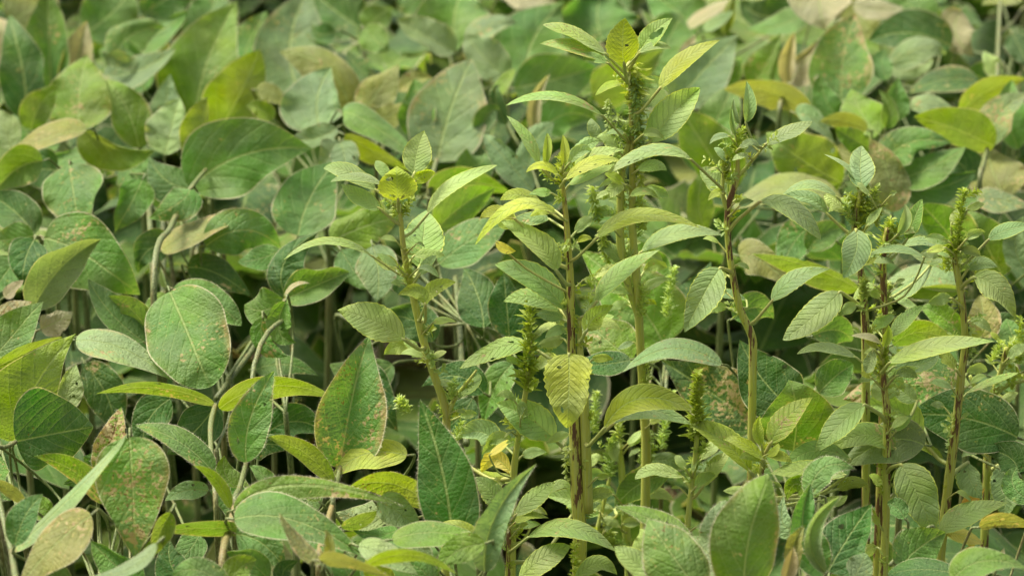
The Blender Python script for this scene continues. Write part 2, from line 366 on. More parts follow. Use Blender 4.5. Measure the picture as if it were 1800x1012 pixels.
# ------------------------------------------------------------------ pigweeds: stem points "x,y,radius", branches, spikes and leaves traced in photo pixels
PIG = r"""
@0.00|tall weed with a small upright yellow leaf at its top, left of the central weed|leafy pigweed
S 785,735,9 760,650,8.5 742,590,8 722,500,7.5 710,440,6.5 704,380,4.5 700,350,2|.2|e
L 728 306 733 268 746 230 23 27 .01 k
L 700 353 698 322 697 291 33 34 -.03 w u z=8,8 dd=-30 wv=.35 ho=.62,-.45,.06,.22,.1,.4,.05,.12,.14,-.35,.04,.2
L 686 314 672 297 660 283 11 10 .0 k
L 726 322 745 308 766 304 12 13 -.01 w
L 662 335 612 302 568 296 15 15 .01 k
L 672 325 625 310 580 320 8 9 -.02 g
L 668 367 636 348 600 324 17 15 .0 k
L 752 376 792 328 874 290 13 12 .01 k
L 737 470 744 420 748 369 37 37 .03 k ho=.7,-.35,.035,.1,.55,-.4,.02,.08
L 654 450 575 425 497 458 6 9 .0 k a=-.16
L 748 536 735 512 700 518 13 15 -.03 w
L 748 536 762 508 801 496 14 12 -.02 w
L 711 597 655 563 593 545 30 31 -.02 k
L 760 568 780 562 803 566 6 7 -.01 k
L 745 628 725 618 704 622 6 6 0 k
L 755 632 770 622 785 618 5 6 0 e
P 700,385 697,340 22 80 v .9
P 712,372 722,350 14 40 v .8
P 690,365 675,352 12 30 k 1
P 714,430 725,500 14 40 v .5
P 745,565 748,590 18 40 e .5
P 752,610 760,640 17 60 e .3
P 790,700 800,665 22 70 e .7
L 800 700 835 672 838 655 8 9 .0 k
B 785,735,7 800,700,4 838,650,2
@-0.02|central weed with a dark streaked stem and a hanging heart shaped yellow leaf|leafy pigweed
S 1020,945,14 1014,860,13 1010,760,12 1005,640,9.5 1003,500,8 998,420,6.5 990,330,4.5 986,300,2|.8|e
L 948 291 926 243 890 203 11 11 .0 k
L 957 293 962 262 962 234 7 8 -.01 w
L 982 308 952 290 925 303 8 9 -.02 w
L 990 292 993 262 989 237 8 8 -.01 w
L 995 306 1024 262 1054 249 19 17 .01 k
L 1010 300 1046 272 1097 263 13 14 0 k
L 993 316 1042 284 1093 283 10 13 -.02 w
L 1000 325 1040 305 1090 288 9 9 .01 k
L 977 375 905 362 835 431 11 11 -.03 w a=-.14
L 957 366 915 343 879 352 12 12 .01 v
L 905 385 870 372 843 385 12 12 .0 v
L 965 385 930 385 885 400 12 12 .03 g
L 905 400 890 385 876 372 18 16 .02 w
L 978 476 945 430 880 388 15 27 -.01 k
L 872 424 888 437 907 441 8 9 0 x
L 1050 418 1128 378 1234 402 14 13 -.02 v a=-.12
L 1048 531 1088 480 1160 439 16 15 0 k sp=.35
L 992 546 945 492 870 465 21 25 .01 k sp=.25
L 985 545 935 522 885 530 16 16 .03 k
L 1030 582 1047 555 1079 536 16 20 -.02 w
L 1000 622 1000 680 997 753 43 43 -.08 q k=h dd=-30 z=-8,-8 wv=.6
L 1062 753 1125 700 1218 722 24 20 -.03 w
L 1078 745 1130 720 1215 745 15 15 .0 g
L 975 772 930 735 872 708 30 31 .04 k
L 930 606 872 612 808 648 18 16 .05 k
P 985,330 985,275 20 60 v 1
P 990,320 1010,290 14 40 v 1
P 975,325 955,300 12 30 w 1
P 1008,540 1012,580 12 30 w .8
P 1034,545 1042,480 13 50 w .9
P 975,640 985,700 16 60 e .2
P 1000,780 995,840 16 60 e .2
B 1034,900,10 1030,800,10 1026,700,9 1020,620,6 1018,560,4
@0.16|tallest weed, its long flower spike topped by a bright upright leaf|leafy pigweed
S 1136,800,10 1128,650,9 1120,500,9 1112,400,8 1112,320,7 1110,220,5 1105,110,3.5|.15|e
B 1122,560,5 1104,500,7 1092,440,8 1090,380,7 1094,300,6 1108,240,4
P 1118,110 1126,330 34 330 v .22
P 1116,130 1124,270 22 260 k .15
P 1070,172 1070,262 13 130 e .2
P 1085,200 1080,330 26 130 e .2
P 1095,300 1100,420 26 110 e .2
P 1105,420 1110,520 22 90 e .2
P 1040,325 1052,390 28 130 v .3
P 1050,260 1045,300 16 60 e .2
P 1055,400 1068,460 20 120 v .2
P 1128,350 1130,400 22 120 v .2
P 1130,240 1140,300 16 80 e .3
P 1118,420 1122,360 26 110 k .2
P 1098,300 1085,250 20 70 k .2
P 1128,560 1130,500 22 80 e .1
P 1135,690 1135,640 22 80 e .1
L 1120 300 1150 290 1172 300 10 11 -.01 k
L 1085 380 1060 372 1040 392 10 10 .0 k
L 1092 470 1075 440 1050 436 12 12 .0 k
L 1130 640 1160 622 1190 630 12 12 .0 e
L 1108 345 1135 335 1158 350 8 8 -.02 k
L 1097 113 1094 74 1099 32 28 29 -.05 w u z=6,6 dd=-35 wv=.35 ho=.42,.25,.025,.12
L 1066 96 1010 60 954 44 13 14 -.03 k sp=.4
L 1066 106 1012 82 949 77 14 14 -.04 k sp=.45
L 1070 112 1040 100 1025 108 10 9 -.05 k
L 1124 92 1148 58 1183 31 17 17 -.04 k ho=.45,.2,.10,.28,.6,.45,.13,.3
L 1124 94 1150 80 1180 86 8 8 -.05 k
L 1160 156 1200 108 1266 70 16 15 -.01 v
L 1060 204 975 170 889 186 8 10 -.03 k a=-.14
L 1143 250 1180 203 1230 155 31 27 .0 k
L 1062 250 1045 228 1040 208 12 10 .04 g
L 1128 442 1195 408 1273 414 15 14 .02 g
L 1085 330 1075 318 1052 330 8 8 0 e
@0.02|weed with a thin curled grey tip over its bent dark streaked stem|leafy pigweed
S 1324,605,9 1300,540,8 1283,450,7 1279,370,6.5 1296,312,6 1296,265,4|.72|e
B 1279,370,5 1270,340,4 1272,290,3
B 1296,312,4 1320,285,3 1345,255,2
L 1311 216 1317 182 1312 142 11 12 .0 g k=l sp=.4
L 1300 218 1292 202 1290 172 6 5 .01 g
L 1293 240 1286 214 1286 188 5 5 0 g
L 1346 254 1384 234 1430 213 13 14 .0 g
L 1283 240 1262 240 1247 254 6 6 0 g
L 1298 262 1318 250 1335 258 7 8 -.01 g
L 1275 346 1256 318 1230 296 19 19 .02 g
L 1284 345 1291 320 1293 298 8 8 .02 g
L 1335 355 1392 364 1443 421 17 20 -.01 g
L 1266 471 1240 512 1203 584 29 27 -.02 g wv=.6
L 1357 529 1400 487 1460 473 14 16 .0 g
L 1312 528 1275 516 1246 530 9 9 .03 g
L 1215 281 1150 266 1067 305 12 14 -.06 g
P 1297,280 1303,225 28 90 v .6
P 1290,262 1270,250 12 30 k .4
P 1275,322 1276,278 13 80 v .6
P 1296,352 1300,345 10 20 v .1
@0.05|weed topped by a pale folded leaf over dense flowers, before a bronzed spotted leaf|leafy pigweed
S 1522,600,9 1516,500,8 1504,420,7 1504,380,7 1514,335,4|.8|e
L 1518 332 1512 296 1516 256 25 25 .0 g
L 1508 335 1496 300 1449 271 6 6 .01 g
L 1471 346 1425 324 1375 343 9 9 .0 g
L 1454 376 1425 350 1376 345 14 14 .01 g
L 1505 404 1504 444 1482 489 25 26 -.03 g k=l
L 1477 513 1440 548 1377 598 24 24 -.01 g
L 1625 453 1575 438 1525 450 6 9 -.03 g lab=pinkish-tipped_drooping_leaf
P 1512,400 1518,325 36 150 v .5
P 1522,380 1540,330 24 90 k .3
P 1500,400 1485,350 20 60 k .4
P 1500,380 1502,350 30 110 v .7
P 1516,530 1520,490 22 110 e .5
P 1545,350 1540,390 22 110 v .4
B 1504,420,4 1530,390,3 1545,360,2
@0.08|weed of small flower tufts on a blackened stem, right of the pale folded leaf|leafy pigweed
S 1557,600,8 1554,520,7 1553,450,7 1560,400,5|.95|e
P 1552,450 1565,385 32 130 v .5
P 1560,430 1600,400 20 60 k .3
P 1556,560 1560,500 22 150 e .5
P 1570,410 1590,390 18 60 v .3
L 1578 412 1592 385 1590 358 10 10 0 g
L 1594 421 1606 388 1621 350 15 12 .01 b
L 1582 432 1620 424 1650 432 9 9 .02 g
L 1640 460 1600 505 1562 520 12 12 .05 g
L 1570 520 1590 530 1620 545 8 8 .02 e
@0.03|weed near the right border with a slender pale flower spike on a long stem|leafy pigweed
S 1652,1010,11 1664,880,10 1679,760,10 1690,660,9 1697,600,8 1690,520,7.5 1679,460,7 1680,430,5|.74|e
P 1676,450 1694,335 24 260 v .35
P 1660,480 1668,430 18 90 v .3
P 1696,345 1722,335 12 40 v .1
L 1737 422 1770 404 1815 396 13 13 0 g
L 1700 475 1725 462 1754 470 12 13 .0 g
L 1712 487 1755 508 1786 562 23 27 -.02 k a=-.15
L 1690 460 1650 462 1600 445 12 9 .02 g
L 1672 395 1680 380 1690 365 9 9 0 e
L 1700 370 1715 362 1732 358 7 7 0 e
L 1619 771 1582 724 1518 712 24 28 .03 k
L 1702 812 1706 845 1727 876 22 24 .05 g
L 1652 936 1700 902 1773 883 18 18 -.03 k
L 1700 690 1745 668 1790 655 5 6 .03 k
P 1668,770 1672,800 10 30 e .3
L 1660 935 1690 940 1728 955 12 13 .0 x
L 1680 935 1705 950 1705 968 8 8 .01 x
L 1690 975 1705 968 1718 975 8 6 .0 r sp=.9
L 1690 890 1712 872 1731 858 10 10 .05 r sp=.2
@0.00|weed with a straight black flecked stem ending in a tuft of small yellowish leaves|leafy pigweed
S 1553,1012,9.5 1558,900,8.5 1559,800,8.5 1559,720,8.5 1551,655,7 1551,610,5|.68|e
P 1551,655 1553,605 26 130 v .6
L 1563 638 1650 606 1750 600 14 15 -.02 k
L 1570 645 1620 640 1650 622 12 12 .01 g
L 1505 628 1450 611 1401 622 9 10 .0 g
L 1567 592 1590 562 1623 537 12 12 .0 k
L 1548 605 1528 592 1496 590 6 7 -.01 t
L 1553 612 1560 590 1562 570 8 8 -.01 v
L 1545 612 1530 600 1520 585 7 7 -.01 v
L 1535 615 1528 640 1522 655 12 12 -.02 g
L 1555 650 1575 660 1590 690 12 12 .02 k
L 1520 711 1478 744 1434 796 19 22 -.03 k
L 1575 789 1520 764 1452 796 20 22 .01 k
L 1555 660 1556 690 1560 704 25 25 .03 k
L 1584 816 1612 866 1644 946 36 34 -.04 k dd=-20
P 1553,1000 1552,975 8 25 e .3
L 1548 925 1535 905 1530 888 7 7 0 v
L 1612 705 1590 690 1568 670 17 17 .04 g
@0.14|branching weed with a black flecked stem, half hidden at the right border|leafy pigweed
S 1735,830,9 1737,760,8.5 1745,700,8 1760,650,6 1770,610,5|.7|e
B 1738,740,5 1722,700,4 1705,660,3
B 1750,690,5 1775,675,4 1805,668,3
L 1762 814 1768 860 1763 910 28 29 .0 g wv=.6
L 1715 700 1700 680 1690 650 9 9 0 e
L 1770 640 1790 620 1812 615 9 9 0 e
P 1790,640 1795,560 20 130 v .3
P 1768,640 1778,600 20 90 e .3
L 1758 720 1772 700 1790 690 9 9 .0 e
P 1740,640 1760,600 22 90 e .2
@-0.03|short weed with a crown of yellowish blotched leaves, low right of centre|leafy pigweed
S 1332,880,6 1338,840,5 1340,800,5|.6|v
L 1355 779 1382 735 1430 697 20 20 .0 v sp=.3
L 1339 783 1330 756 1336 730 9 11 -.01 v sp=.35
L 1342 808 1305 778 1271 772 10 12 -.02 w
L 1345 800 1362 792 1368 778 7 7 -.02 w
L 1319 829 1272 776 1207 742 14 26 .0 v
L 1495 808 1430 792 1378 824 19 18 .01 k
L 1487 835 1420 828 1354 832 13 19 -.03 k
L 1470 860 1500 848 1526 852 11 13 .02 v
L 1440 880 1470 880 1490 870 9 9 .03 k
P 1336,825 1345,780 20 70 v 1.6
L 1345 800 1370 800 1392 812 9 9 -.02 v
L 1338 812 1318 800 1300 806 8 8 -.02 v
P 1360,775 1375,760 12 20 v 1.6
@-0.02|thin weed ending in a neat conical flower spike, right of the drooping yellow leaves|leafy pigweed
S 1208,940,6.5 1217,850,6 1224,790,5.5 1225,740,4|.10|e
P 1223,775 1226,655 34 380 v .12
P 1224,800 1226,790 20 40 e .1
P 1210,940 1208,925 12 30 e .1
L 1235 856 1252 822 1283 795 13 14 .0 e
L 1218 832 1222 808 1232 800 5 5 0 e
L 1200 838 1150 826 1116 842 11 12 .01 e
P 1212,850 1210,825 14 50 e .1
P 1222,800 1240,782 12 40 e .1
@0.02|slim weed with a bushy green flower spike just left of the central stem|leafy pigweed
S 903,840,7 911,770,6.5 920,715,6 930,650,5|.12|e
P 926,690 932,520 40 330 v .08
L 905 705 890 692 872 697 7 7 0 k
L 915 735 918 712 928 735 8 8 -.02 k
P 960,620 975,590 22 80 e .1
L 935 600 960 575 992 572 7 7 .0 e
L 925 640 900 632 890 628 6 6 .0 e
L 800 802 770 768 738 762 20 22 .04 k sp=.25
L 878 798 850 760 805 768 22 24 .05 g
L 900 835 870 806 846 830 16 17 .02 x rag=.25
L 860 800 880 785 900 770 6 6 .0 x
L 905 840 870 838 838 822 9 9 .03 v
P 800,775 812,740 20 70 e .6
P 720,725 700,700 24 90 e .4
@-0.05|low weed with several pale ribbed leaves, left of the foot of the thick central stem|leafy pigweed
S 893,1030,6 894,980,6 895,920,5 897,890,4|.7|k
L 905 906 945 868 977 848 14 17 .0 k
L 882 896 862 862 834 838 19 20 .01 k
L 933 925 885 905 850 925 12 12 .02 k
L 1005 905 1005 880 960 872 16 22 .08 k
L 912 925 885 935 872 975 20 18 .03 k rag=.15
L 905 918 930 905 965 910 7 8 -.01 v
L 928 944 1005 926 1083 969 13 16 -.02 k
L 912 1022 952 982 1003 960 18 22 -.04 k
L 890 930 830 950 790 945 10 10 .0 k
L 960 870 985 850 1005 860 8 8 .06 e
P 893,925 897,900 20 70 v .8
L 1010 1020 1050 990 1085 1010 15 15 -.02 k
P 1010,1020 1012,940 16 90 v .05
@0.20|weed with shaded flower tufts behind the drooping yellow leaf right of the central stem|leafy pigweed
S 1106,1000,9 1100,920,9 1094,840,8 1088,780,7|.15|e
B 1045,950,4 1060,890,4 1072,840,3
B 1052,950,3 1068,925,3 1085,905,2
B 1140,830,8 1135,760,8 1128,700,7
P 1070,840 1075,770 26 180 e .15
P 1085,790 1090,730 22 120 e .2
P 1130,820 1140,760 24 150 e .25
P 1160,790 1180,690 24 180 e .3
P 1040,760 1050,690 24 150 e .2
P 1068,960 1075,935 26 90 e .1
P 1170,560 1185,470 22 200 e .1
L 1178 834 1125 850 1081 890 24 26 .0 b
L 1085 760 1078 790 1088 812 12 12 .0 e
L 1105 785 1125 765 1145 757 8 9 0 e
L 1025 830 1045 805 1060 812 8 9 0 e
L 1110 875 1150 865 1185 880 11 10 .0 e
L 1130 815 1170 808 1200 825 16 18 .04 g
L 1055 900 1045 875 1030 880 9 9 -.02 e
L 1080 870 1060 860 1040 868 9 9 -.02 k
"""
